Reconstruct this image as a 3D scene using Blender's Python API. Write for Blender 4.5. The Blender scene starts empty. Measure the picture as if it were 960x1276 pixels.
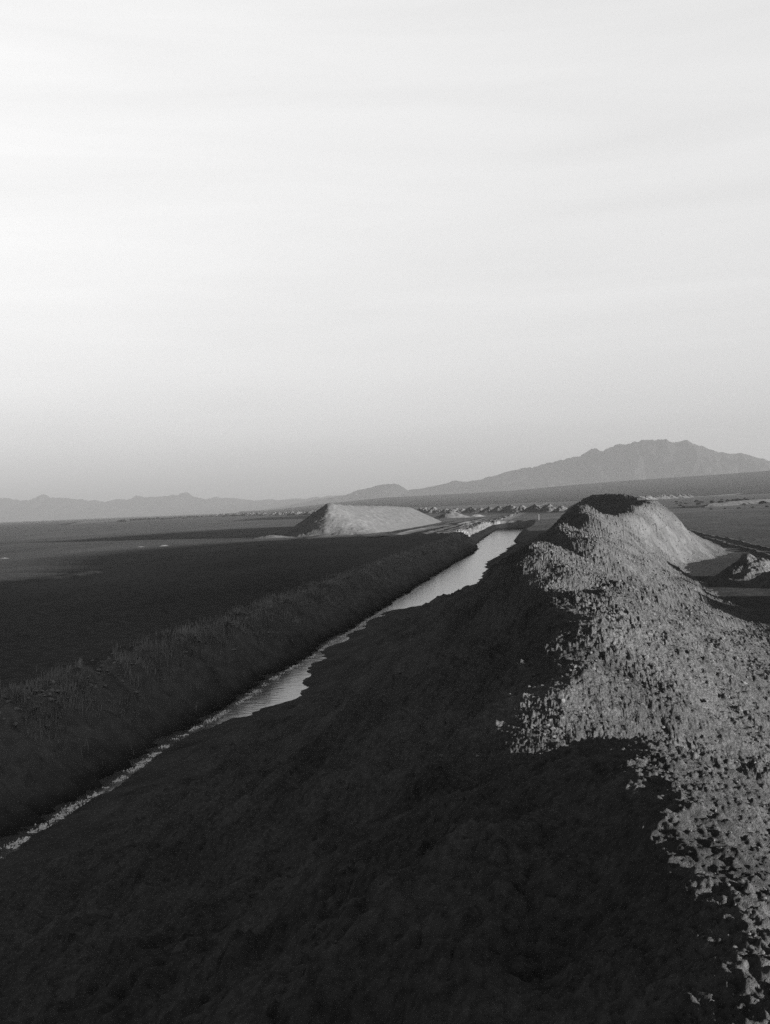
import bpy, math, random
import numpy as np

# ------------------------------------------------------------------ camera, sky, sun, exposure
sc = bpy.context.scene
col = sc.collection
rad = math.radians

cam_d = bpy.data.cameras.new('camera')
cam = bpy.data.objects.new('camera', cam_d); col.objects.link(cam)
cam_d.sensor_fit = 'VERTICAL'; cam_d.sensor_height = 36.0; cam_d.lens = 36.0 * 1350 / 1276
cam_d.clip_start = 0.1; cam_d.clip_end = 80000
from mathutils import Matrix, Vector
YAW, PITCH, ROLL = rad(9.05), rad(-.32), rad(2.3)
fw = Vector((-math.sin(YAW) * math.cos(PITCH), math.cos(YAW) * math.cos(PITCH), math.sin(PITCH)))
rt = Vector((math.cos(YAW), math.sin(YAW), 0)); up = rt.cross(fw)
r2 = rt * math.cos(ROLL) - up * math.sin(ROLL); u2 = rt * math.sin(ROLL) + up * math.cos(ROLL)
m = Matrix((r2, u2, -fw)).transposed().to_4x4(); m.translation = Vector((0, 0, 6))
cam.matrix_world = m
sc.camera = cam

SUN_EL, SUN_AZ = rad(4.25), rad(-18)          # azimuth measured from +X, negative = from behind the camera
sun_from = Vector((math.cos(SUN_EL) * math.cos(SUN_AZ), math.cos(SUN_EL) * math.sin(SUN_AZ), math.sin(SUN_EL)))
sl = bpy.data.lights.new('sun', 'SUN'); sl.energy = 5.0; sl.angle = rad(.9); sl.color = (1, .99, .98)
sun = bpy.data.objects.new('sun', sl); col.objects.link(sun)
sun.rotation_euler = sun_from.to_track_quat('Z', 'Y').to_euler()

SKY_STRENGTH = .05
w = bpy.data.worlds.new('World'); sc.world = w; w.use_nodes = True
nt = w.node_tree; nt.nodes.clear()
N = nt.nodes.new; L = nt.links.new
out = N('ShaderNodeOutputWorld'); bg = N('ShaderNodeBackground'); bg.inputs['Strength'].default_value = SKY_STRENGTH
sky = N('ShaderNodeTexSky'); sky.sky_type = 'NISHITA'; sky.sun_disc = False
sky.sun_elevation = SUN_EL; sky.sun_rotation = math.pi / 2 - SUN_AZ
sky.altitude = 900; sky.air_density = 1.0; sky.dust_density = 1.0; sky.ozone_density = 1.0
sep = N('ShaderNodeSeparateColor'); L(sky.outputs[0], sep.inputs[0])
# the film sees mostly the blue end of the sky's light: bright overhead, dull through the thick air at the horizon
mixv = N('ShaderNodeMath'); mixv.operation = 'MULTIPLY_ADD'; mixv.inputs[1].default_value = .1
mb = N('ShaderNodeMath'); mb.operation = 'MULTIPLY'; mb.inputs[1].default_value = .9
L(sep.outputs[2], mb.inputs[0]); L(sep.outputs[1], mixv.inputs[0]); L(mb.outputs[0], mixv.inputs[2])
# thin streaks of high cloud
tc = N('ShaderNodeTexCoord'); mp = N('ShaderNodeMapping'); mp.inputs['Scale'].default_value = (1.6, 1.6, 17)
mp.inputs['Rotation'].default_value = (0, rad(4), 0)
L(tc.outputs['Generated'], mp.inputs[0])
nz = N('ShaderNodeTexNoise'); nz.inputs['Scale'].default_value = 1.3; nz.inputs['Detail'].default_value = 6; nz.inputs['Roughness'].default_value = .55
nz.inputs['Distortion'].default_value = .6
L(mp.outputs[0], nz.inputs['Vector'])
rg = N('ShaderNodeMapRange'); rg.inputs['From Min'].default_value = .3; rg.inputs['From Max'].default_value = .72
rg.inputs['To Min'].default_value = .93; rg.inputs['To Max'].default_value = 1.08
L(nz.outputs[0], rg.inputs['Value'])
# a thin even veil of high cloud that thins out only low over the horizon
sx = N('ShaderNodeSeparateXYZ'); L(tc.outputs['Generated'], sx.inputs[0])
ve = N('ShaderNodeMapRange'); ve.interpolation_type = 'SMOOTHSTEP'; ve.inputs['From Min'].default_value = .03; ve.inputs['From Max'].default_value = .46
ve.inputs['To Min'].default_value = .95; ve.inputs['To Max'].default_value = 1.42; L(sx.outputs[2], ve.inputs['Value'])
mu0 = N('ShaderNodeMath'); mu0.operation = 'MULTIPLY'; L(ve.outputs[0], mu0.inputs[0]); L(rg.outputs[0], mu0.inputs[1])
mul = N('ShaderNodeMath'); mul.operation = 'MULTIPLY'; L(mixv.outputs[0], mul.inputs[0]); L(mu0.outputs[0], mul.inputs[1])
# the veil spreads the light of the sky more evenly
nd = N('ShaderNodeMath'); nd.operation = 'MULTIPLY'; nd.inputs[1].default_value = .5; L(mul.outputs[0], nd.inputs[0])
pw = N('ShaderNodeMath'); pw.operation = 'POWER'; pw.inputs[1].default_value = .55; L(nd.outputs[0], pw.inputs[0])
mul = N('ShaderNodeMath'); mul.operation = 'MULTIPLY'; mul.inputs[1].default_value = 1.93; L(pw.outputs[0], mul.inputs[0])
cc = N('ShaderNodeCombineColor')
for k in range(3): L(mul.outputs[0], cc.inputs[k])
L(cc.outputs[0], bg.inputs['Color']); L(bg.outputs[0], out.inputs['Surface'])

sc.view_settings.view_transform = 'Standard'; sc.view_settings.look = 'None'
sc.view_settings.gamma = 1.0; sc.view_settings.exposure = 3.18
sc.view_settings.use_curve_mapping = False
sc.render.engine = 'CYCLES'
sc.cycles.use_denoising = False
sc.cycles.max_bounces = 6; sc.cycles.diffuse_bounces = 3; sc.cycles.volume_bounces = 0
sc.cycles.use_adaptive_sampling = False
sc.cycles.sample_clamp_direct = .25; sc.cycles.sample_clamp_indirect = .1

# ------------------------------------------------------------------ noise
_tab = {}
def tables(s, n=7):
    if s not in _tab: _tab[s] = np.random.default_rng(1000 + s).random((n, 65536)).astype(np.float32)
    return _tab[s]
def gn(x, y, s=0):                           # gradient noise, about -1..1
    x = np.asarray(x, np.float64); y = np.asarray(y, np.float64)
    ix = np.floor(x); iy = np.floor(y); fx = (x - ix).astype(np.float32); fy = (y - iy).astype(np.float32)
    ix = ix.astype(np.int32); iy = iy.astype(np.int32)
    ux = fx * fx * fx * (fx * (fx * 6 - 15) + 10); uy = fy * fy * fy * (fy * (fy * 6 - 15) + 10)
    if ('g', s) not in _tab:
        t = tables(s)[0] * 6.2831853; _tab[('g', s)] = (np.cos(t), np.sin(t))
    C, S = _tab[('g', s)]
    def g(dx, dy):
        k = (((ix + dx) & 255) << 8) | ((iy + dy) & 255)
        return C[k] * (fx - dx) + S[k] * (fy - dy)
    n0 = g(0, 0) * (1 - ux) + g(1, 0) * ux; n1 = g(0, 1) * (1 - ux) + g(1, 1) * ux
    return (n0 * (1 - uy) + n1 * uy) * 1.5
def fbm(x, y, o=4, s=0, r=.5):
    t = 0; a = 1
    for k in range(o):
        t = t + a * gn(x * 2 ** k, y * 2 ** k, s + k * 17); a *= r
    return t
def billow(x, y, o=4, s=0, r=.55):             # rounded knobs with sharp creases between, like a crumbled crust
    t = 0; a = 1
    for k in range(o):
        t = t + a * np.abs(gn(x * 2.07 ** k + 5.3 * k, y * 2.07 ** k - 3.1 * k, s + k * 13)); a *= r
    return t
def lumps(x, y, cell, s=0, fill=.8, lo=.25, hi=.62):   # half-buried clods: the highest of the round lumps in the cells around
    if ('l', s, fill) not in _tab:
        t = tables(s); r = (lo + (hi - lo) * t[2] ** 2) * (t[3] < fill); an = t[4] * 3.1416; ex = 1 + .5 * t[5]
        _tab[('l', s, fill)] = (t[0], t[1], r * r, np.cos(an), np.sin(an), ex)
    PX, PY, R2_, CA, SA, EX = _tab[('l', s, fill)]
    X = np.asarray(x, np.float64) / cell; Y = np.asarray(y, np.float64) / cell; ix = np.floor(X); iy = np.floor(Y)
    fx = (X - ix).astype(np.float32); fy = (Y - iy).astype(np.float32); ix = ix.astype(np.int32); iy = iy.astype(np.int32)
    best = np.zeros(fx.shape, np.float32)
    for dx in (-1, 0, 1):
        for dy in (-1, 0, 1):
            k = (((ix + dx) & 255) << 8) | ((iy + dy) & 255)
            ux = fx - dx - PX[k]; uy = fy - dy - PY[k]; ca = CA[k]; sa = SA[k]
            ax = ux * ca + uy * sa; ay = (uy * ca - ux * sa) * EX[k]
            best = np.maximum(best, R2_[k] - ax * ax - ay * ay)
    return np.sqrt(best) * cell
def sstep(a, b, x):
    t = np.clip((x - a) / (b - a), 0, 1); return t * t * (3 - 2 * t)
def key(y, pts):                             # smooth interpolation through knots
    k = np.array(pts, float); yy = k[:, 0]; v = k[:, 1]
    d = np.gradient(v, yy)
    i = np.clip(np.searchsorted(yy, y) - 1, 0, len(yy) - 2); h = yy[i + 1] - yy[i]
    t = np.clip((y - yy[i]) / h, 0, 1)
    return (v[i] * (1 + 2 * t) * (1 - t) ** 2 + d[i] * h * t * (1 - t) ** 2
            + v[i + 1] * t * t * (3 - 2 * t) + d[i + 1] * h * t * t * (t - 1)) if True else 0

# ------------------------------------------------------------------ mesh helpers
def mesh_from(name, co, faces, smooth=True):
    me = bpy.data.meshes.new(name)
    co = np.ascontiguousarray(co, dtype=np.float32); faces = np.ascontiguousarray(faces, dtype=np.int32)
    n, k = faces.shape
    me.vertices.add(len(co)); me.vertices.foreach_set('co', co.ravel())
    me.loops.add(n * k); me.loops.foreach_set('vertex_index', faces.ravel())
    me.polygons.add(n); me.polygons.foreach_set('loop_start', np.arange(0, n * k, k, dtype=np.int32))
    me.polygons.foreach_set('use_smooth', np.full(n, smooth, dtype=bool))
    me.update(calc_edges=True); me.validate()
    return me
def grid(name, X, Y, Z, smooth=True, keep=None):
    r, c = X.shape
    idx = np.arange(r * c).reshape(r, c)
    f = np.stack([idx[:-1, :-1], idx[:-1, 1:], idx[1:, 1:], idx[1:, :-1]], -1)
    if keep is not None:
        kf = keep[:-1, :-1] | keep[:-1, 1:] | keep[1:, 1:] | keep[1:, :-1]
        f = f[kf]
    else: f = f.reshape(-1, 4)
    co = np.stack([X, Y, Z], -1).reshape(-1, 3)
    used = np.zeros(len(co), bool); used[f.ravel()] = True
    new = np.cumsum(used) - 1
    return mesh_from(name, co[used], new[f], smooth)
def link(name, me, mat, parent=None):
    o = bpy.data.objects.new(name, me); col.objects.link(o)
    if mat and not me.materials: me.materials.append(mat)
    if parent: o.parent = parent
    return o
def tag(o, label=None, cat=None, group=None, kind=None):
    if label: o['label'] = label
    if cat: o['category'] = cat
    if group: o['group'] = group
    if kind: o['kind'] = kind
    return o
def spans(*parts):                           # (start, end, step) pieces joined into one axis
    a = []
    for s, e, d in parts: a.append(np.arange(s, e, d))
    return np.concatenate(a + [np.array([parts[-1][1]])])
def geo(a, b, ratio):
    n = int(math.log(b / a) / ratio) + 1
    return a * np.exp(np.linspace(0, math.log(b / a), n))

# ------------------------------------------------------------------ materials
def soil(name, v0, v1, scale, bump=0.0, bscale=30, stretch=(1, 1, 1), fine=.5, grain=0.0, gscale=14, wet=None, far=None):
    mt = bpy.data.materials.new(name); mt.use_nodes = True
    t = mt.node_tree; p = t.nodes['Principled BSDF']; p.inputs['Roughness'].default_value = 1
    p.inputs['Specular IOR Level'].default_value = 0
    n = t.nodes.new; k = t.links.new
    g = n('ShaderNodeTexCoord'); mp = n('ShaderNodeMapping'); mp.inputs['Scale'].default_value = stretch
    k(g.outputs['Object'], mp.inputs[0])
    a = n('ShaderNodeTexNoise'); a.inputs['Scale'].default_value = scale; a.inputs['Detail'].default_value = 9; a.inputs['Roughness'].default_value = .5 + .3 * fine
    k(mp.outputs[0], a.inputs['Vector'])
    r = n('ShaderNodeMapRange'); r.inputs['From Min'].default_value = .32; r.inputs['From Max'].default_value = .68
    r.inputs['To Min'].default_value = v0; r.inputs['To Max'].default_value = v1; k(a.outputs[0], r.inputs['Value'])
    val = r.outputs[0]
    def mulby(sock):
        nonlocal val
        q = n('ShaderNodeMath'); q.operation = 'MULTIPLY'; k(val, q.inputs[0]); k(sock, q.inputs[1]); val = q.outputs[0]
    if grain:
        f = n('ShaderNodeTexNoise'); f.inputs['Scale'].default_value = gscale; f.inputs['Detail'].default_value = 8; f.inputs['Roughness'].default_value = .72
        k(g.outputs['Object'], f.inputs['Vector'])
        fr = n('ShaderNodeMapRange'); fr.inputs['From Min'].default_value = .3; fr.inputs['From Max'].default_value = .7
        fr.inputs['To Min'].default_value = 1 - grain; fr.inputs['To Max'].default_value = 1 + grain; k(f.outputs[0], fr.inputs['Value']); mulby(fr.outputs[0])
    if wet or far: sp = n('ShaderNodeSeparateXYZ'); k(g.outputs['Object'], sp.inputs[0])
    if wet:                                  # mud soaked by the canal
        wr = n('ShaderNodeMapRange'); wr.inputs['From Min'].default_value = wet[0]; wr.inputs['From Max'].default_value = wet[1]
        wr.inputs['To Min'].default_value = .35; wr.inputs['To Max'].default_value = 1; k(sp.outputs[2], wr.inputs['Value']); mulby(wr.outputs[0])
    if far:                                  # painted shade darkens the near field, painted sunlight pales the soil farther off
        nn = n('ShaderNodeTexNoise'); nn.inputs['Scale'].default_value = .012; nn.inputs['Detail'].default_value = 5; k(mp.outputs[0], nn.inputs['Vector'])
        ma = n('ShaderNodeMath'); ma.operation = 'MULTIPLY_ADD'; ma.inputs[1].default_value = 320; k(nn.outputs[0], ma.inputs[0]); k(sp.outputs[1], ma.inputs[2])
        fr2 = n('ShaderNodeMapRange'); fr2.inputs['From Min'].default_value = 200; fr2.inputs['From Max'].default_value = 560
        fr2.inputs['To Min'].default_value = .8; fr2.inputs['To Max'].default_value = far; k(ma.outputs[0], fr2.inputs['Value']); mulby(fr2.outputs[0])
    if wet:                                  # subsoil laid bare by the digging along the bank
        bx = n('ShaderNodeMapRange'); bx.interpolation_type = 'SMOOTHSTEP'; bx.inputs['From Min'].default_value = 2.4; bx.inputs['From Max'].default_value = .8
        bx.inputs['To Min'].default_value = 1; bx.inputs['To Max'].default_value = 1.7
        b0 = n('ShaderNodeMath'); b0.operation = 'ADD'; b0.inputs[1].default_value = 17.0; k(sp.outputs[0], b0.inputs[0])
        b1 = n('ShaderNodeMath'); b1.operation = 'ABSOLUTE'; k(b0.outputs[0], b1.inputs[0]); k(b1.outputs[0], bx.inputs['Value']); mulby(bx.outputs[0])
    cb = n('ShaderNodeCombineColor')
    for q in range(3): k(val, cb.inputs[q])
    k(cb.outputs[0], p.inputs['Base Color'])
    if bump:
        b = n('ShaderNodeTexNoise'); b.inputs['Scale'].default_value = bscale; b.inputs['Detail'].default_value = 7; b.inputs['Roughness'].default_value = .7
        k(g.outputs['Object'], b.inputs['Vector'])
        vo = n('ShaderNodeTexVoronoi'); vo.inputs['Scale'].default_value = bscale * .7; vo.inputs['Randomness'].default_value = 1
        k(g.outputs['Object'], vo.inputs['Vector'])
        ad = n('ShaderNodeMath'); ad.operation = 'MULTIPLY_ADD'; ad.inputs[1].default_value = -.45; k(vo.outputs['Distance'], ad.inputs[0]); k(b.outputs[0], ad.inputs[2])
        bn = n('ShaderNodeBump'); bn.inputs['Strength'].default_value = 1; bn.inputs['Distance'].default_value = bump
        b2 = n('ShaderNodeTexNoise'); b2.inputs['Scale'].default_value = bscale * 3.7; b2.inputs['Detail'].default_value = 4; b2.inputs['Roughness'].default_value = .7
        k(g.outputs['Object'], b2.inputs['Vector'])
        ad2 = n('ShaderNodeMath'); ad2.operation = 'MULTIPLY_ADD'; ad2.inputs[1].default_value = .4; k(b2.outputs[0], ad2.inputs[0]); k(ad.outputs[0], ad2.inputs[2]); ad = ad2
        k(ad.outputs[0], bn.inputs['Height']); k(bn.outputs[0], p.inputs['Normal'])
    return mt
M_RIDGE = soil('spoil earth', .022, .053, .55, .06, 34, fine=.9, grain=.5, gscale=13)
M_CLOD = soil('dry clod', .03, .045, 3, .006, 60)
M_CRUST = soil('dry bank crust', .05, .1, 2.5, .01, 40)
M_PALE = soil('pale stone', .08, .1, 8)
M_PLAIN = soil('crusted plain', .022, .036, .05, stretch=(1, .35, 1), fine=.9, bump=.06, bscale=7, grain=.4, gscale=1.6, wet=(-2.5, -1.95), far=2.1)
M_HEAP = soil('pale spoil', .04, .052, .4, .06, 4, grain=.25, gscale=1.5)
M_ROAD = soil('worn track', .06, .08, .4)
M_ROCK = soil('mountain rock', .006, .009, .002)
M_FAN = soil('gravel fan', .012, .018, .0015, stretch=(1, 2, 1))
M_SHRUB = soil('shrub leaves', .008, .014, 2)
M_GRASS = soil('dry grass', .05, .15, .35)
M_WOOD = soil('weathered pole', .015, .025, 4)
M_POST = soil('whitewashed post', .06, .08, 4)

def water_mat():
    mt = bpy.data.materials.new('muddy water'); mt.use_nodes = True
    t = mt.node_tree; p = t.nodes['Principled BSDF']
    p.inputs['Base Color'].default_value = (.03, .03, .03, 1); p.inputs['Roughness'].default_value = .12; p.inputs['IOR'].default_value = 1.36
    g = t.nodes.new('ShaderNodeTexCoord'); mp = t.nodes.new('ShaderNodeMapping'); mp.inputs['Scale'].default_value = (.8, 1.3, 1)
    t.links.new(g.outputs['Object'], mp.inputs[0])
    b = t.nodes.new('ShaderNodeTexNoise'); b.inputs['Scale'].default_value = 2.2; b.inputs['Detail'].default_value = 5
    t.links.new(mp.outputs[0], b.inputs['Vector'])
    bn = t.nodes.new('ShaderNodeBump'); bn.inputs['Strength'].default_value = 1; bn.inputs['Distance'].default_value = .012
    t.links.new(b.outputs[0], bn.inputs['Height']); t.links.new(bn.outputs[0], p.inputs['Normal'])
    return mt
M_WATER = water_mat()
M_GLINT = soil('painted glint', .2, .4, 3)  # pale colour standing in for sky reflected at the water's edge

# ------------------------------------------------------------------ the plain with the cut of the canal
WATER = -2.4
def left_shift(y): return key(y, [(-100, 0), (60, .1), (150, .3), (186, .5), (198, 0), (222, -1.7), (245, -2.2), (300, -3), (340, -3.6)])
def ground_z(x, y, detail=True):
    x0 = x - left_shift(y)
    wob = .45 * gn(y / 7, x * 0 + 3, 5) + .4 * fbm(y / 2.1, x * 0, 3, 6, .6)
    a = sstep(0, 1, (x0 - (-17.7 + wob)) / 4.1)
    lw = -3.3 * (.85 * np.clip((x0 - (-17.6 + wob)) / 3.9, 0, 1) + .15 * a)
    wall = key(y, [(-100, -3), (190, -3), (222, -7.6), (260, -7.2), (330, -8)])
    rw = 3.3 * sstep(-2.8, 1.2, x - wall + .3 * gn(y / 4, x / 4, 8))
    z = np.minimum(lw + rw, 0)
    z = z * (1 - sstep(325, 331, y + 1.2 * gn(x / 3, y * 0, 4)))
    if not detail: return z
    cut = np.clip(-z / .5, 0, 1)
    # crumbled rim of the bank
    rim = np.exp(-((x0 + 18.1) / 1.5) ** 2) * (y < 330)
    z = z + rim * (.0 + .3 * fbm(x / 1.0, y / 1.1, 4, 20, .65) + .4 * lumps(x, y, .9, 30, .6) + .5 * lumps(x, y, .4, 36, .8))
    slope = sstep(-18, -17, x0) * (1 - sstep(-14.6, -13.6, x0))
    z = z + slope * (.36 * fbm(x / 2.5, y / .7, 4, 21, .62) + .35 * lumps(x, y, .4, 33, .4))
    # the trodden strips, low berms and ruts that run along the canal
    f = 1 - np.clip(np.abs(y - 140) / 300, 0, 1) ** 4
    for cx, hgt, wd, sd in ((-27, .34, 1.0, 1), (-24.4, .2, .6, 2), (-33, .16, .8, 3), (-50, .34, 1.6, 4), (-40, .14, 1.2, 9)):
        z = z + f * hgt * np.exp(-((x - cx - .8 * gn(y / 23, x * 0, 40 + sd)) / wd) ** 2) * (.7 + .6 * gn(y / 3, x / 2, 50 + sd))
    for cx in (19.2, 21.2):
        z = z + f * (.14 * np.exp(-((x - cx - 1.2 * gn(y / 30, x * 0, 61)) / .3) ** 2) * np.clip(.8 + 1.2 * gn(y / 2.5, x, 62), 0, 2))
    near = np.exp(-np.abs(y) / 900)
    z = z + (1 - cut) * (.05 * fbm(x / 9, y / 14, 4, 11) + near * .022 * fbm(x / .9, y / 1.1, 3, 12))
    return z
gx = spans((-8900, -4000, 700), (-4000, -700, 300), (-700, -200, 25), (-200, -60, 2.5), (-60, -30, .5), (-30, -21.5, .2), (-21.5, -13, .085),
           (-13, -4, .35), (-4, 10, 1.2), (10, 17, .7), (17, 24, .16), (24, 60, .9), (60, 200, 5), (200, 700, 25), (700, 2300, 200))
gy = np.concatenate([np.arange(-200, 0, 10), np.arange(0, 20, .5), geo(20, 420, .0075), geo(424, 4000, .02), geo(4100, 16800, .1)])
GX, GY = np.meshgrid(gx, gy)
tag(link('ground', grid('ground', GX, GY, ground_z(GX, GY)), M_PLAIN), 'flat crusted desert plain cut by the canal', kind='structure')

# water lying in the cut
wx = np.linspace(-23, -5.5, 8); wy = np.linspace(-60, 333, 60); WX, WY = np.meshgrid(wx, wy)
tag(link('canal_water', grid('canal_water', WX, WY, WX * 0 + WATER), M_WATER), 'still muddy water lying in the straight canal', kind='structure')

# ------------------------------------------------------------------ the spoil ridge the photographer stands on
CREST_X = [(-10, .9), (0, .75), (3.8, .68), (6, .52), (7.4, .32), (9.2, -.12), (11, -.35), (13.5, -.1), (16.5, .25), (20, .5), (27, .5), (32, -.3), (36.5, -.9), (40, -.2), (44, .9), (48, .5), (52.5, -.1), (57, .9), (62, 1.8), (70, 1.5), (78, 2.6), (86, 4), (95, 6.8), (104, 8.4), (118, 7), (140, 5.6), (180, 6), (222, 6)]
CREST_Z = [(-10, 4.2), (0, 4.2), (3.8, 4.22), (7.3, 4.36), (10.2, 3.4), (13.5, 3.55), (18.5, 4.3), (21.5, 4.1), (26, 3.1), (30, 3.2), (36, 4.35), (39, 4.2), (43, 3.45), (48, 4.2), (53, 4.7), (57.5, 4.2), (62, 4.3), (71, 5.15), (79, 4.6), (88, 4.4), (96, 4.85), (104, 5.4), (118, 5.9), (132, 6.15), (165, 6.0), (185, 5.2), (200, 3.6), (212, .6), (222, -2)]
TOE_L = [(-10, -13.9), (10, -13.9), (26, -13.92), (36, -13.95), (39.4, -13.9), (42, -13.2), (44.7, -12.4), (47.4, -11.6), (50, -12.0), (54, -12.9), (61, -13.5), (73, -13.75), (82, -13.75), (86, -13.1), (88, -12), (90, -10.4), (96, -9.8), (123, -8.8), (150, -10.2), (174, -9.2), (200, -9.1), (222, -8)]
FOOT_R = [(-10, 8), (45, 8.1), (54, 8.3), (72, 8.8), (86, 9.4), (94, 10.6), (102, 13.5), (112, 16.2), (130, 17.5), (160, 18.5), (190, 18), (210, 14), (222, 11)]
CREST_R = [(-10, .45), (30, .7), (60, .9), (90, 1.4), (120, 2.6), (222, 3)]
def ridge_z(x, y, detail=True):
    damp = (.3 + .7 * sstep(-12, -8, x)) * (.25 + .75 * sstep(8, 20, y))
    wx_ = x + damp * (.5 * gn(x / 5, y / 5, 70) + .2 * gn(x / 1.7, y / 1.7, 71))
    wy_ = y + (.9 * gn(x / 6, y / 6, 72) + .35 * gn(x / 1.9, y / 1.9, 73)) * (.25 + .75 * sstep(8, 40, y))
    xc = key(wy_, CREST_X); zc = key(wy_, CREST_Z); xl = key(wy_, TOE_L); xr = key(wy_, FOOT_R); r = key(wy_, CREST_R)
    d = wx_ - xc
    ad = np.sqrt(d * d + r * r) - r
    tl = ad / np.maximum(xc - xl - r, 2); tr = ad / np.maximum(xr - xc - r, 2)
    left = zc - (np.maximum(zc, 0) - WATER) * (tl + (.06 + .11 * sstep(14, 40, wy_)) * np.sin(np.clip(tl, 0, 1.2) * math.pi))
    right = zc - np.maximum(zc, 1) * (tr + .07 * np.sin(np.clip(tr, 0, 1) * math.pi))
    right = .5 * (right + np.sqrt(right * right + .3 * sstep(.3, .9, tr))) - .12 * sstep(.3, .9, tr) - .6 * np.clip(tr - 1, 0, 3)
    z = np.where(d < 0, left, right)
    if not detail: return z
    body = sstep(-.1, .25, 1 - np.where(d < 0, tl, tr)) * .8 + .2
    z = z + .16 * (.3 + .7 * body) * (.35 + .65 * sstep(8, 16, y)) * fbm(x / 2.6, y / 2.6, 3, 80)
    # runnels down the slopes
    z = z + .07 * body * fbm(x / 3.0 + gn(x, y / 3, 90), y / .75, 4, 84)
    lit = sstep(-3.2, .3, d)                 # the weathered crust is roughest on the crest and the sunny side
    patch = sstep(-.35, .45, fbm(x / 1.3, y / 1.3, 3, 86))
    near = 1 - sstep(5.5, 10, y)
    coarse = .45 + .55 * sstep(10, 30, y); fz = .12 + .88 * sstep(8, 19, y)
    ruff = (.62 + .38 * patch) * (.3 + .7 * lit)
    wxx = x + .035 * gn(x / .09, y / .09, 91); wyy = y + .035 * gn(x / .09, y / .09, 92)
    z = z + ruff * (.085 * fz * billow(wxx / .17, wyy / .17, 4, 300, .6) + (1 - fz) * ((.034 + .026 * sstep(6.5, 9, y)) * billow(x / .07, y / .07, 3, 310, .62) + .02 * fbm(x / .3, y / .3, 3, 320)) + .1 * (coarse - .35) * billow(wxx / .5, wyy / .5, 2, 330) + .25 * (coarse - .3) * lumps(wxx, wyy, .24, 110, .3))
    z = z + (.35 + .65 * lit) * .012 * fbm(x / .09, y / .09, 2, 130)
    # slumps, clods and scarps on the shaded flank
    sh = (1 - sstep(-1.2, .2, d)) * sstep(-2.3, -1.2, z)
    z = z + sh * (.3 + .7 * body) * (.17 * fbm(x / 1.1, y / 1.3, 5, 140, .6) - .3 * np.abs(fbm(x / 2.2, y / 3.1, 4, 145)) + .5 * lumps(wxx, wyy, .8, 150, .4) * sstep(-.1, .4, gn(x / 2.3, y / 2.3, 155))
              + .55 * lumps(wxx, wyy, .36, 160, .35) + .6 * lumps(wxx, wyy, .15, 165, .45))
    z = z + near * lit * (.035 * fbm(x / .8, y / .8, 3, 170) + .014 * fbm(x / .22, y / .22, 3, 175, .6) + .004 * fbm(x / .03, y / .03, 2, 190, .7) + ruff * .012 * billow(x / .04, y / .04, 2, 350, .65))
    # uneven tipping of the far part, gullies down the shaded flank
    z = z + .26 * sstep(22, 60, y) * (1 - .5 * sstep(120, 160, y)) * body * fbm(x / 4.5, y / 5.5, 3, 200) + .1 * sstep(30, 60, y) * body * lumps(x, y, 1.6, 205, .5)
    z = z - .5 * sh * body * np.abs(fbm(y / 3.2 + .5 * gn(x / 3, y / 3, 211), x / 11, 3, 210)) * sstep(-.2, -2.5, d)
    return z
def ridge_block(rx, ry):
    X, Y = np.meshgrid(rx, ry); Z = ridge_z(X, Y, False)
    keep = Z > ground_z(X, Y, False) - .9
    Z[keep] = ridge_z(X[keep], Y[keep])
    Z[~keep] -= .5
    r, c = X.shape; idx = np.arange(r * c).reshape(r, c)
    f = np.stack([idx[:-1, :-1], idx[:-1, 1:], idx[1:, 1:], idx[1:, :-1]], -1)
    k2 = Z > ground_z(X, Y, False) - .35
    f = f[k2[:-1, :-1] | k2[:-1, 1:] | k2[1:, 1:] | k2[1:, :-1]]
    co = np.stack([X, Y, Z], -1).reshape(-1, 3); used = np.zeros(len(co), bool); used[f.ravel()] = True
    return co[used], (np.cumsum(used) - 1)[f]
c1, f1 = ridge_block(spans((-16.5, -10, .06), (-10, -7, .08), (-7, -1.7, .045)), np.concatenate([np.arange(-9, 2.6, .14), np.arange(2.6, 7, .03), geo(7, 40, .006), geo(40.2, 223, .0065)]))
c2, f2 = ridge_block(spans((-1.8, -.6, .0125), (-.6, 1.6, .008), (1.6, 2.6, .0125), (2.6, 9, .026), (9, 24, .14)), np.concatenate([np.arange(-9, 2.6, .16), np.arange(2.6, 7, .009), geo(7, 40, .0023), geo(40.1, 223, .0062)]))
ridge = link('spoil_ridge', mesh_from('spoil_ridge', np.concatenate([c1, c2]), np.concatenate([f1, f2 + len(c1)])), M_RIDGE)
print('RIDGE quads', len(f1), len(f2), 'GROUND', len(bpy.data.meshes['ground'].polygons))
tag(ridge, 'long lumpy ridge of dug earth beside the canal, sunlit on its right side', 'earth ridge')

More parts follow.
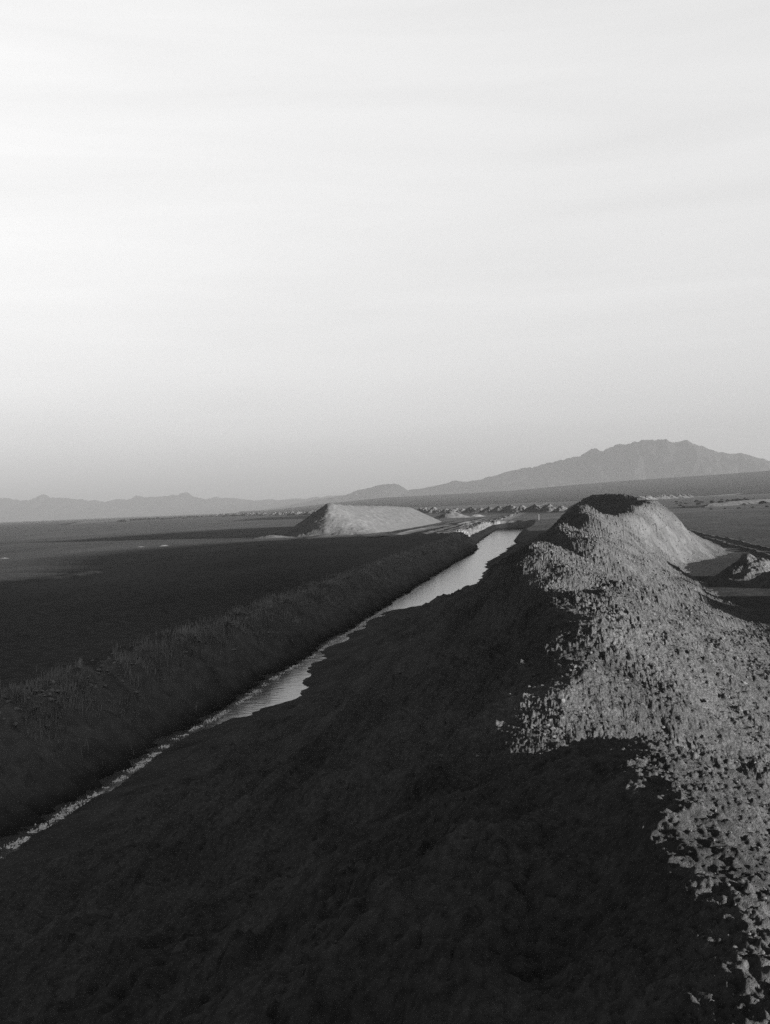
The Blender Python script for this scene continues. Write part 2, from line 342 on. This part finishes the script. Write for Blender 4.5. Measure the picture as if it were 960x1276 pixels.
# ------------------------------------------------------------------ loose clods
rng = np.random.default_rng(7)
ICO_V = []
ph = (1 + 5 ** .5) / 2
for a in (-1, 1):
    for b in (-ph, ph): ICO_V += [(0, a, b), (a, b, 0), (b, 0, a)]
ICO_V = np.array(ICO_V); ICO_V /= np.linalg.norm(ICO_V[0])
def hull_faces(V):
    F = []; n = len(V); e = min(np.linalg.norm(V[0] - V[k]) for k in range(1, n)) * 1.05
    for i in range(n):
        for j in range(i + 1, n):
            for k in range(j + 1, n):
                if max(np.linalg.norm(V[i] - V[j]), np.linalg.norm(V[j] - V[k]), np.linalg.norm(V[i] - V[k])) < e:
                    q = np.cross(V[j] - V[i], V[k] - V[i]); F.append((i, j, k) if q @ V[i] > 0 else (i, k, j))
    return np.array(F)
ICO_F = hull_faces(ICO_V)
def clod_mesh(name, P, S):
    n = len(P)
    V = ICO_V[None] * (1 + .5 * (rng.random((n, 12, 1)) - .5)) * (S[:, None, None] * (.7 + .6 * rng.random((n, 1, 3))) * np.array([1, 1, .75]))
    a = rng.random(n) * 6.283; c, s = np.cos(a)[:, None], np.sin(a)[:, None]
    V = np.stack([V[..., 0] * c - V[..., 1] * s, V[..., 0] * s + V[..., 1] * c, V[..., 2]], -1) + P[:, None, :]
    F = ICO_F[None] + 12 * np.arange(n)[:, None, None]
    return mesh_from(name, V.reshape(-1, 3), F.reshape(-1, 3), False)
n = 9000
cy = 2.2 * np.exp(rng.random(n) * math.log(110 / 2.2))
cx = key(cy, CREST_X) + np.where(rng.random(n) < .94, rng.random(n) ** 1.3 * 7.5, -rng.random(n) ** 1.6 * 8)
cs = (.004 + .016 * rng.random(n) ** 5) * (1 + cy / 11)
cs = np.minimum(cs, np.where(cy < 9, .009, .07))
cz = ridge_z(cx, cy) + cs * .3
tag(link('clods', clod_mesh('clods', np.stack([cx, cy, cz], 1), cs), M_CLOD, ridge), kind='stuff')
# crumbled clods along the rim of the far bank
n = 5000
cy = 22 * np.exp(rng.random(n) * math.log(200 / 22)); cx = -17.9 + rng.normal(0, .55, n) + left_shift(cy)
cs = (.02 + .09 * rng.random(n) ** 4)
cz = ground_z(cx, cy) + cs * .05
tag(link('bank_clods', clod_mesh('bank_clods', np.stack([cx, cy, cz], 1), cs), M_CRUST), 'crumbled earth clods along the rim of the canal bank', kind='stuff')

# dry grass on the far bank
n = 60000
gy_ = 22 * np.exp(rng.random(n) * math.log(230 / 22)); gx_ = -17.7 + rng.normal(0, .85, n) + left_shift(gy_)
ok = gn(gx_ / 1.5, gy_ / 3.5, 140) > -.05
gx_, gy_ = gx_[ok], gy_[ok]; n = len(gx_)
gz_ = ground_z(gx_, gy_) - .02
hgt = .1 + .36 * rng.random(n) ** 2; ang = rng.random(n) * 6.283; wd = .008 + .00014 * gy_
lx = .5 * hgt * (rng.random(n) - .3); ly = .6 * hgt * (rng.random(n) - .5)
B0 = np.stack([gx_ - wd * np.cos(ang), gy_ - wd * np.sin(ang), gz_], 1); B1 = np.stack([gx_ + wd * np.cos(ang), gy_ + wd * np.sin(ang), gz_], 1)
Bm0 = np.stack([gx_ + .35 * lx - .7 * wd * np.cos(ang), gy_ + .35 * ly - .7 * wd * np.sin(ang), gz_ + .6 * hgt], 1)
Bm1 = Bm0 + np.stack([1.4 * wd * np.cos(ang), 1.4 * wd * np.sin(ang), 0 * wd], 1)
T = np.stack([gx_ + lx, gy_ + ly, gz_ + hgt], 1)
V = np.stack([B0, B1, Bm1, Bm0, T], 1).reshape(-1, 3)
o5 = 5 * np.arange(n)[:, None]
F = np.concatenate([o5 + np.array([[0, 1, 2]]), o5 + np.array([[0, 2, 3]]), o5 + np.array([[3, 2, 4]])])
tag(link('dry_grass', mesh_from('dry_grass', V, F, False), M_GRASS), 'thin dry grass along the rim of the canal bank', kind='stuff')

# pale flakes painted in for the glint of sky along the far waterline
n = 5000
fy = 18 * np.exp(rng.random(n) * math.log(110 / 18)); fx = -14.28 + left_shift(fy) + .25 * gn(fy / 7, fy * 0 + 3, 5) + .1 * gn(fy / .6, fy * 0, 150) + rng.normal(0, .1, n) * (1 + .5 * gn(fy / 1.7, fy * 0, 151))
ok = gn(fy / 1.3, fx * 0, 152) + .5 * gn(fy / .4, fx * 0, 153) > -.12
fx, fy = fx[ok], fy[ok]; n = len(fx); rr = .01 + .03 * rng.random(n) ** 2
a6 = np.arange(7) * 2 * math.pi / 7
RR = rr[:, None] * (.6 + .6 * rng.random((n, 7)))
V = np.stack([fx[:, None] + RR * np.cos(a6), fy[:, None] + 1.6 * RR * np.sin(a6), np.full((n, 7), WATER + .006) + .004 * rng.random((n, 7))], -1)
C = np.stack([fx, fy, np.full(n, WATER + .03) + .02 * rng.random(n)], 1)[:, None]
V = np.concatenate([V, C], 1).reshape(-1, 3)
F = np.concatenate([8 * np.arange(n)[:, None] + np.array([[k, (k + 1) % 7, 7]]) for k in range(7)])
tag(link('water_glint', mesh_from('water_glint', V, F, True), M_GLINT), 'bright specks of painted sky glint along the far waterline of the canal', kind='stuff')

# a few clods and stones that stand out one by one
def big_clod(x, y, s, mat, label, sink=.25, sq=(1, 1, .8), seed=0):
    r = np.random.default_rng(seed)
    u = np.linspace(0, 2 * math.pi, 15)[:-1]; v = np.linspace(0, math.pi, 9)
    U_, V_ = np.meshgrid(u, v)
    D = np.stack([np.sin(V_) * np.cos(U_), np.sin(V_) * np.sin(U_), np.cos(V_)], -1)
    k = 1 + .28 * fbm(D[..., 0] * 1.6 + 3 * seed, D[..., 1] * 1.6 + D[..., 2] * 1.9, 3, seed)
    P = D * k[..., None] * s * np.array(sq)
    P[0] = P[0].mean(0); P[-1] = P[-1].mean(0)
    rr, c = U_.shape; idx = np.arange(rr * c).reshape(rr, c); nx = np.roll(idx, -1, 1)
    f = np.stack([idx[1:, :], nx[1:, :], nx[:-1, :], idx[:-1, :]], -1).reshape(-1, 4)
    o = link('earth_clod' if mat is M_CLOD else 'stone', mesh_from('clod', P.reshape(-1, 3), f, True), mat)
    o.location = (x, y, float(ridge_z(np.array([x]), np.array([y]))[0]) + s * (.8 - sink))
    return tag(o, label, 'clod' if mat is M_CLOD else 'stone', 'single clods and stones on the ridge')

# ------------------------------------------------------------------ spoil mounds and heaps
def ridge_mound(name, pts, mat, label, nx=60, ny=140, seed=0, group=None, rough=1.0):
    """a straight bank of tipped earth along the given crest points (x, y, height, half width)"""
    P = np.array(pts, float)
    t = np.linspace(-.0, 1, ny); s = np.linspace(0, len(P) - 1, ny)
    c = np.stack([np.interp(s, np.arange(len(P)), P[:, k]) for k in range(4)], 1)
    d = P[-1, :2] - P[0, :2]; d /= np.linalg.norm(d); nrm = np.array([d[1], -d[0]])
    u = np.linspace(-1.15, 1.15, nx)
    X = c[:, 0:1] + nrm[0] * u * c[:, 3:4]; Y = c[:, 1:2] + nrm[1] * u * c[:, 3:4]
    prof = 1 - np.sqrt(u * u + .004) + .06
    Z = c[:, 2:3] * prof + rough * (.25 * fbm(X / 3, Y / 3, 3, seed) + .18 * fbm(X / 3.5, Y / 1.1, 3, seed + 5) + .3 * lumps(X, Y, 1.3, seed + 9, .6)) * np.clip(prof * 3, 0, 1) - .05
    o = link(name, grid(name, X, Y, Z, False), mat)
    return tag(o, label, 'spoil bank', group)
ridge_mound('spoil_bank', [(-50.5, 229, -1.2, 7), (-50.5, 233, 1.8, 9), (-51, 237, 4.6, 10.5), (-51.3, 241.5, 7.2, 11), (-50.6, 250, 6.7, 11.5), (-50, 275, 6.4, 11.5), (-49, 300, 6.1, 11), (-48.5, 325, 5.8, 10.5), (-48, 350, 5.3, 10), (-47.5, 360, 4.2, 9), (-47, 370, -1, 7)], M_HEAP,
            'large pale flat-topped bank of spoil with a pointed left end, beyond the canal', 110, 380, 200, rough=.45)
ridge_mound('spoil_bank', [(-128, 640, -1, 10), (-135, 668, 6, 15), (-150, 745, 6.3, 17), (-180, 880, 6.0, 16), (-205, 1000, -1, 8)], M_RIDGE,
            'small dark spoil bank peeping out left behind the large pale bank', 40, 80, 210)

def cone_mesh(name, seed, h=1.0, r=1.6, na=26, nr=12, rough=.09, ell=1.3):
    """a tipped heap of unit height: pointed crown, straight sides, spreading foot"""
    g = np.random.default_rng(seed)
    a = np.linspace(0, 2 * math.pi, na + 1)[:-1]; t = np.linspace(0, 1.12, nr + 1)[1:]
    A, T_ = np.meshgrid(a, t)
    rr = r * T_ * (1 + .16 * gn(np.cos(A) * 1.3 + seed, np.sin(A) * 1.3, seed))
    X = rr * np.cos(A) * ell; Y = rr * np.sin(A)
    Z = h * (1 - np.sqrt(T_ ** 2 + .006) + .03) + rough * fbm(X * 2.2, Y * 2.2, 4, seed + 3) * np.clip(1.4 - T_, 0, 1) * h
    co = np.concatenate([[[0, 0, h * .96]], np.stack([X, Y, Z], -1).reshape(-1, 3)])
    idx = 1 + np.arange(na * nr).reshape(nr, na); nx = np.roll(idx, -1, 1)
    q = np.stack([idx[:-1], idx[1:], nx[1:], nx[:-1]], -1).reshape(-1, 4)
    tri = np.stack([np.zeros(na, int), idx[0], nx[0]], -1)
    f = np.concatenate([np.stack([q[:, 0], q[:, 1], q[:, 2]], 1), np.stack([q[:, 0], q[:, 2], q[:, 3]], 1), tri])
    return mesh_from(name, co, f, False)
def heap(me, x, y, h, rz, label, group=None, mat=M_HEAP, sx=1.0):
    o = link('spoil_heap', me, mat); o.location = (x, y, float(ground_z(np.array([x]), np.array([y]), False)[0]) - .03 * h); o.scale = (h * sx, h, h); o.rotation_euler.z = rz
    return tag(o, label, 'spoil heap', group)
near1 = cone_mesh('heap near a', 3, r=1.55, na=120, nr=60, rough=.14, ell=1.15)
near2 = cone_mesh('heap near b', 5, r=1.7, na=120, nr=60, rough=.16, ell=1.2)
G_R = 'small heaps at the right foot of the ridge'
heap(near1, 13.0, 77.5, 1.75, .4, 'small pointed spoil heap at the right foot of the ridge', G_R, M_RIDGE)
heap(near2, 13.9, 72, 1.2, 1.9, 'lower rounded heap in front of the small pointed heap, cut by the frame', G_R, M_RIDGE, 1.2)
heap(near1, 23.5, 57.0, 2.7, 2.4, 'spoil heap just outside the right edge whose shadow crosses the ground', G_R, M_RIDGE, 1.3)
heap(near2, 25.5, 50.0, 2.5, 4.4, 'second spoil heap outside the right edge nearer the camera', G_R, M_RIDGE, 1.5)
mid = [cone_mesh('heap %d' % k, 20 + k, r=1.5, na=34, nr=14, rough=.16, ell=1.25) for k in range(5)]
heap(mid[0], -42.5, 438, 2.9, .2, 'lone pale heap between the large bank and the far end of the canal', None, M_HEAP, 1.5)
heap(mid[1], -33, 447, 1.2, .9, 'low pale heap trailing right of the lone heap beyond the canal', None, M_HEAP, 2.2)
heap(mid[2], -61.5, 228, .75, 0, 'low lit lump at the left foot of the large pale bank', None, M_HEAP, 4.0)
heap(mid[3], -79, 197, .22, .3, 'low lump alone on the sunlit plain at left', None, M_RIDGE, 2.5)
heap(mid[1], -75, 199, .25, .8, 'low lump on the sunlit plain at left, right one of the pair', None, M_RIDGE, 2.2)
heap(mid[4], -88, 162, .2, .8, 'low dark lump on the plain at the left edge', None, M_RIDGE, 2.4)

# the row of heaps along a second canal, crossing behind
ordn = ['first', 'second', 'third', 'fourth', 'fifth', 'sixth', 'seventh', 'eighth', 'ninth', 'tenth', 'eleventh', 'twelfth', 'thirteenth', 'fourteenth', 'fifteenth', 'sixteenth', 'seventeenth', 'eighteenth']
R2 = random.Random(4)
for k in range(18):
    t = k / 17
    x = 15 - 112 * t; y = 478 + 290 * t
    heap(mid[k % 5], x + R2.uniform(-.6, .6), y + R2.uniform(-3, 3), 3.7 + R2.uniform(-1.0, .7), R2.uniform(0, 6.28),
         '%s pale heap from the right in the row crossing behind the canal' % ordn[k], 'pale heaps in the row behind the canal', M_HEAP, R2.uniform(.9, 1.5))
for k in range(46):
    t = k / 45
    x = -108 - 470 * t; y = 790 + 1000 * t
    heap(mid[k % 5], x + R2.uniform(-2, 2), y + R2.uniform(-6, 6), R2.uniform(3.4, 4.8), R2.uniform(0, 6.28),
         'one of the distant heaps running left behind the large pale bank', 'distant heaps behind the large bank', M_HEAP, R2.uniform(.9, 1.4))
for k in range(9):
    t = k / 8
    heap(mid[k % 5], 90 + 120 * t, 1380 + 430 * t, R2.uniform(6, 7.2), R2.uniform(0, 6.28),
         '%s lit heap from the left in the far row on the right plain' % ordn[k], 'far lit heaps on the right plain', M_HEAP, 1.25)
ridge_mound('spoil_bank', [(58, 455, -.5, 4), (64, 478, 1.5, 4.5), (86, 528, 2.0, 5), (120, 590, 2.2, 5), (180, 700, 2.2, 5)], M_RIDGE,
            'low dark bank across the right plain, its shaded side towards us', 20, 60, 260, rough=.6)
ridge_mound('spoil_bank', [(210, 1900, .1, 14), (420, 2500, 3.5, 22), (900, 3400, 4, 26), (1200, 4000, 5, 30)], M_HEAP,
            'long thin bank far across the right plain below the mountain', 16, 60, 270)
ridge_mound('spoil_bank', [(-470, 985, -.2, 7), (-520, 1120, 2.3, 10), (-600, 1440, 2.6, 12), (-640, 1500, -.2, 9)], M_RIDGE,
            'long thin dark bank on the horizon at far left', 16, 50, 280)

# ------------------------------------------------------------------ desert shrubs
def shrub_mesh(name, seed, n=150):
    r = np.random.default_rng(seed)
    th = r.random(n) * 6.283; el = np.arccos(r.random(n)); rr = .45 + .55 * r.random(n) ** .5
    C = np.stack([rr * np.sin(el) * np.cos(th), rr * np.sin(el) * np.sin(th), .1 + .85 * rr * np.cos(el)], 1)
    D = C / np.linalg.norm(C, axis=1)[:, None] + .5 * r.normal(size=(n, 3)); D /= np.linalg.norm(D, axis=1)[:, None]
    S = np.cross(D, r.normal(size=(n, 3))); S /= np.linalg.norm(S, axis=1)[:, None]
    V = np.stack([C - .13 * S, C + .13 * S, C + .38 * D], 1).reshape(-1, 3); V[:, 2] = np.maximum(V[:, 2], 0)
    return mesh_from(name, V, np.arange(3 * n).reshape(-1, 3), False)
def stem_mesh(name, seed):
    r = np.random.default_rng(seed); V = []; F = []
    for k in range(7):
        a = r.random() * 6.283; e = .3 + .5 * r.random(); tip = np.array([e * math.cos(a), e * math.sin(a), .6 + .2 * r.random()]); b = len(V)
        for q in range(3): V.append((.05 * math.cos(q * 2.1), .05 * math.sin(q * 2.1), -.05))
        V.append(tip)
        F += [(b, b + 1, b + 3), (b + 1, b + 2, b + 3), (b + 2, b, b + 3)]
    return mesh_from(name, np.array(V), np.array(F), False)
SH = [shrub_mesh('crown %d' % k, k) for k in range(4)]; ST = stem_mesh('stems', 9)
def shrub(x, y, s, label, group):
    e = bpy.data.objects.new('desert_shrub', None); col.objects.link(e); e.location = (x, y, 0)
    e.scale = (s * R2.uniform(.9, 1.5), s * R2.uniform(.9, 1.5), s); e.rotation_euler.z = R2.uniform(0, 6.28)
    link('foliage', SH[R2.randrange(4)], M_SHRUB, e); link('stems', ST, M_WOOD, e)
    return tag(e, label, 'shrub', group)
for k in range(46):
    t = k / 45
    x = -455 + 20 * R2.uniform(-1, 1) - 190 * t; y = 1100 + 420 * (1 - t) + 480 * R2.random()
    x = -y * (.235 + .2 * t)
    shrub(x, y, R2.uniform(1.6, 3.0), 'one of the dark shrubs dotted along the left horizon', 'dark shrubs along the left horizon')
for k in range(50):
    y = 480 + 420 * R2.random() ** 1.5; x = y * (.105 + .115 * R2.random())
    shrub(x, y, R2.uniform(.6, 1.5), 'one of the dark shrubs scattered beyond the low bank at right', 'dark shrubs on the right plain')
for k in range(9):
    y = 395 + 12 * R2.random(); x = y * (.13 + .012 * k) + 2
    shrub(x, y * (1 + .0), R2.uniform(.35, .7), 'one of the tiny shrubs in front of the low dark bank at right', 'tiny shrubs before the low bank')

# ------------------------------------------------------------------ poles and marker post
def tube(name, p0, p1, r0, r1, n=8):
    p0, p1 = np.array(p0, float), np.array(p1, float); d = p1 - p0; d /= np.linalg.norm(d)
    s = np.cross(d, [.3, .9, .2]); s /= np.linalg.norm(s); t = np.cross(d, s)
    a = np.arange(n) * 2 * math.pi / n; ring = np.cos(a)[:, None] * s + np.sin(a)[:, None] * t
    V = np.concatenate([p0 + ring * r0, p1 + ring * r1, [p0, p1]])
    F = []
    for k in range(n):
        j = (k + 1) % n; F += [(k, j, n + j), (k, n + j, n + k), (j, k, 2 * n), (n + k, n + j, 2 * n + 1)]
    return mesh_from(name, V, np.array(F), False)
pm = tube('pole', (0, 0, -.5), (0, 0, 9), .17, .11); am = tube('crossarm', (-1.1, 0, 8.4), (1.1, 0, 8.4), .07, .07, 6); im = tube('insulator', (0, 0, 0), (0, 0, .25), .06, .04, 6)
for x, y, s, lb in ((88, 640, .8, 'nearest thin utility pole on the right plain beside the low dark bank'), (157, 1000, 1.05, 'middle thin utility pole on the right plain, left of the farthest one'), (235, 1210, 1.0, 'farthest thin utility pole, nearest the right edge')):
    e = bpy.data.objects.new('utility_pole', None); col.objects.link(e); e.location = (x, y, 0); e.scale = (s, s, s); e.rotation_euler.z = .5
    link('pole', pm, M_WOOD, e); link('crossarm', am, M_WOOD, e)
    for q in (-.95, 0, .95):
        i = link('insulator', im, M_POST, e); i.location = (q, 0, 8.45)
    tag(e, lb, 'utility pole', 'utility poles')
e = bpy.data.objects.new('marker_post', None); col.objects.link(e); e.location = (-5.6, 322, 0)
link('post', tube('post', (0, 0, -.4), (.05, 0, 1.6), .13, .12), M_POST, e); link('cap', tube('cap', (.05, 0, 1.6), (.05, 0, 1.72), .16, .1), M_POST, e)
tag(e, 'short pale marker post by the far end of the canal', 'post')

# ------------------------------------------------------------------ dirt road past the large bank and over the end of the canal
def strip(name, pts, width, mat, label, lift=.03, seed=0):
    P = np.array(pts, float); s = np.linspace(0, len(P) - 1, 260)
    x = key(s, np.stack([np.arange(len(P)), P[:, 0]], 1)); y = key(s, np.stack([np.arange(len(P)), P[:, 1]], 1))
    dx = np.gradient(x); dy = np.gradient(y); l = np.hypot(dx, dy); nx_, ny_ = dy / l, -dx / l
    u = np.linspace(-1, 1, 25)
    wv = width * (1 + .12 * gn(s * 3, s * 0, seed))[:, None]
    X = x[:, None] + nx_[:, None] * u * wv; Y = y[:, None] + ny_[:, None] * u * wv
    rut = -.07 * (np.exp(-((u - .42) / .13) ** 2) + np.exp(-((u + .42) / .13) ** 2))[None]
    Z = np.maximum(ground_z(X, Y), ground_z(X, Y, False)) + lift + rut * .5 + .12 * (1 - u * u)[None] + .02 * fbm(X, Y, 2, seed)
    return tag(link(name, grid(name, X, Y, Z), mat), label, kind='structure')
strip('dirt_road', [(-34, 205), (-33.5, 235), (-33, 262), (-29, 300), (-24.5, 330), (-17, 338), (-8, 340), (10, 350), (60, 380)], 2.6, M_ROAD, 'pale dirt road past the large bank and over the end of the canal', .03, 300)
strip('dirt_track', [(-23, 215), (-22.5, 240), (-23, 270), (-24.5, 295), (-26.5, 318)], 1.4, M_ROAD, 'pale track along the far canal bank', .02, 301)

# ------------------------------------------------------------------ mountains
PXF, VPX = 1350., 694.5
def skyline(D, pts, width, name, mat, seed, nx=500, ny=70, label='', jag=.035, rough=1.0):
    """pts: (x over y, height over distance) of the skyline seen across the plain at distance D"""
    P = np.array(pts, float)
    x = np.linspace(P[0, 0], P[-1, 0], nx) * D; v = np.linspace(-1, 1, ny)
    X, V_ = np.meshgrid(x, v); Y = D + V_ * width
    hh = np.interp(x / D, P[:, 0], P[:, 1]) * D
    hh = hh * (1 + jag * fbm(x / (D * .012), x * 0, 4, seed + 9, .6))
    H = np.repeat(hh[None], ny, 0)
    ca = np.abs(V_ + .12 * fbm(X / (width * .5), Y / (width * .9), 3, seed))
    base = np.clip(1 - ca, 0, 1)
    rid = 1 - np.abs(fbm(X / (width * .28) + .5 * gn(Y / width * 2, X / width, seed + 2), Y / (width * .7), 5, seed + 5, .55))
    Z = H * (base ** 1.2) * (1 - .55 * np.clip(1 - rid, 0, 1) * sstep(.02, .25, ca) * rough) - 4
    return tag(link(name, grid(name, X, Y, Z, False), mat), label, kind='structure')
def ang(px, py):                             # bearing and elevation of a skyline point
    hy = 649.8 - .0402 * px
    return ((px - VPX) / PXF * 1.0, (hy - py) / PXF)
right_sk = [(330, 634), (400, 620), (430, 615), (445, 609), (465, 604), (480, 601), (500, 602), (512, 609), (540, 605), (555, 601), (570, 597), (585, 599), (605, 595), (640, 584), (660, 581), (680, 577), (710, 570), (725, 566), (742, 558), (752, 561), (765, 556), (780, 553), (805, 549), (825, 548), (836, 552), (850, 551), (868, 556), (880, 560), (890, 565), (905, 566), (915, 565), (935, 571), (960, 579), (985, 586), (1005, 592), (1025, 606)]
left_sk = [(-320, 640), (-250, 628), (-180, 622), (-100, 627), (-40, 619), (0, 622), (25, 615), (35, 618), (60, 619), (100, 624), (125, 621), (160, 617), (185, 617), (205, 614), (222, 614), (245, 621), (262, 618), (275, 619), (300, 622), (360, 621), (420, 616), (480, 612), (540, 618), (620, 622)]
skyline(9000, [ang(*p) for p in right_sk], 1500, 'mountain', M_ROCK, 400, 620, 80, 'broad jagged desert mountain rising at right, pale with haze')
skyline(14000, [ang(*p) for p in left_sk], 1500, 'mountain_range', M_ROCK, 430, 420, 50, 'low pale mountain range along the left horizon', jag=.09)
fan = [(330, 634), (420, 624), (480, 618), (560, 614), (640, 609.5), (720, 602), (800, 596), (880, 591), (960, 585), (1060, 578), (1200, 575)]
FX = np.linspace(-.3, .27, 140); FY = np.linspace(2000, 6000, 90)
FXX, FYY = np.meshgrid(FX, FY)
fh = np.interp(FX, *np.array([ang(*p) for p in fan]).T)
FZ = fh[None] * 5000 * ((FYY - 2000) / 3000) ** 1.5 - 2 + 1.5 * fbm(FXX * FYY / 400, FYY / 400, 3, 460) * (FYY - 2000) / 3000
FZ = np.where(FYY > 5000, fh[None] * 5000 - (FYY - 5000) * .1, FZ)
tag(link('alluvial_fan', grid('alluvial_fan', FXX * FYY, FYY, FZ), M_FAN), 'long dark gravel slope rising to the foot of the mountain', kind='structure')

# single clods
big_clod(.95, 8.3, .03, M_PALE, 'small pale stone on the sunlit slope just right of the near hump', seed=1)
big_clod(2.9, 18.7, .055, M_PALE, 'small pale stone higher up the sunlit slope beside a dark crack', seed=2)

# ------------------------------------------------------------------ air
hv = np.array([(x, y, z) for x in (-9000, 2350) for y in (-400, 17000) for z in (-8, 640)], float)
hz = link('haze', mesh_from('haze', hv, np.array([(0, 1, 3, 2), (4, 6, 7, 5), (0, 4, 5, 1), (2, 3, 7, 6), (0, 2, 6, 4), (1, 5, 7, 3)]), False), None)
mh = bpy.data.materials.new('haze'); mh.use_nodes = True; t = mh.node_tree; t.nodes.clear()
o = t.nodes.new('ShaderNodeOutputMaterial'); v = t.nodes.new('ShaderNodeVolumePrincipled')
v.inputs['Color'].default_value = (.15, .15, .15, 1); v.inputs['Density'].default_value = 1.05e-4; v.inputs['Anisotropy'].default_value = -.1
t.links.new(v.outputs[0], o.inputs['Volume']); hz.data.materials.append(mh)
tag(hz, 'pale dusty haze in the air over the plain', kind='stuff')
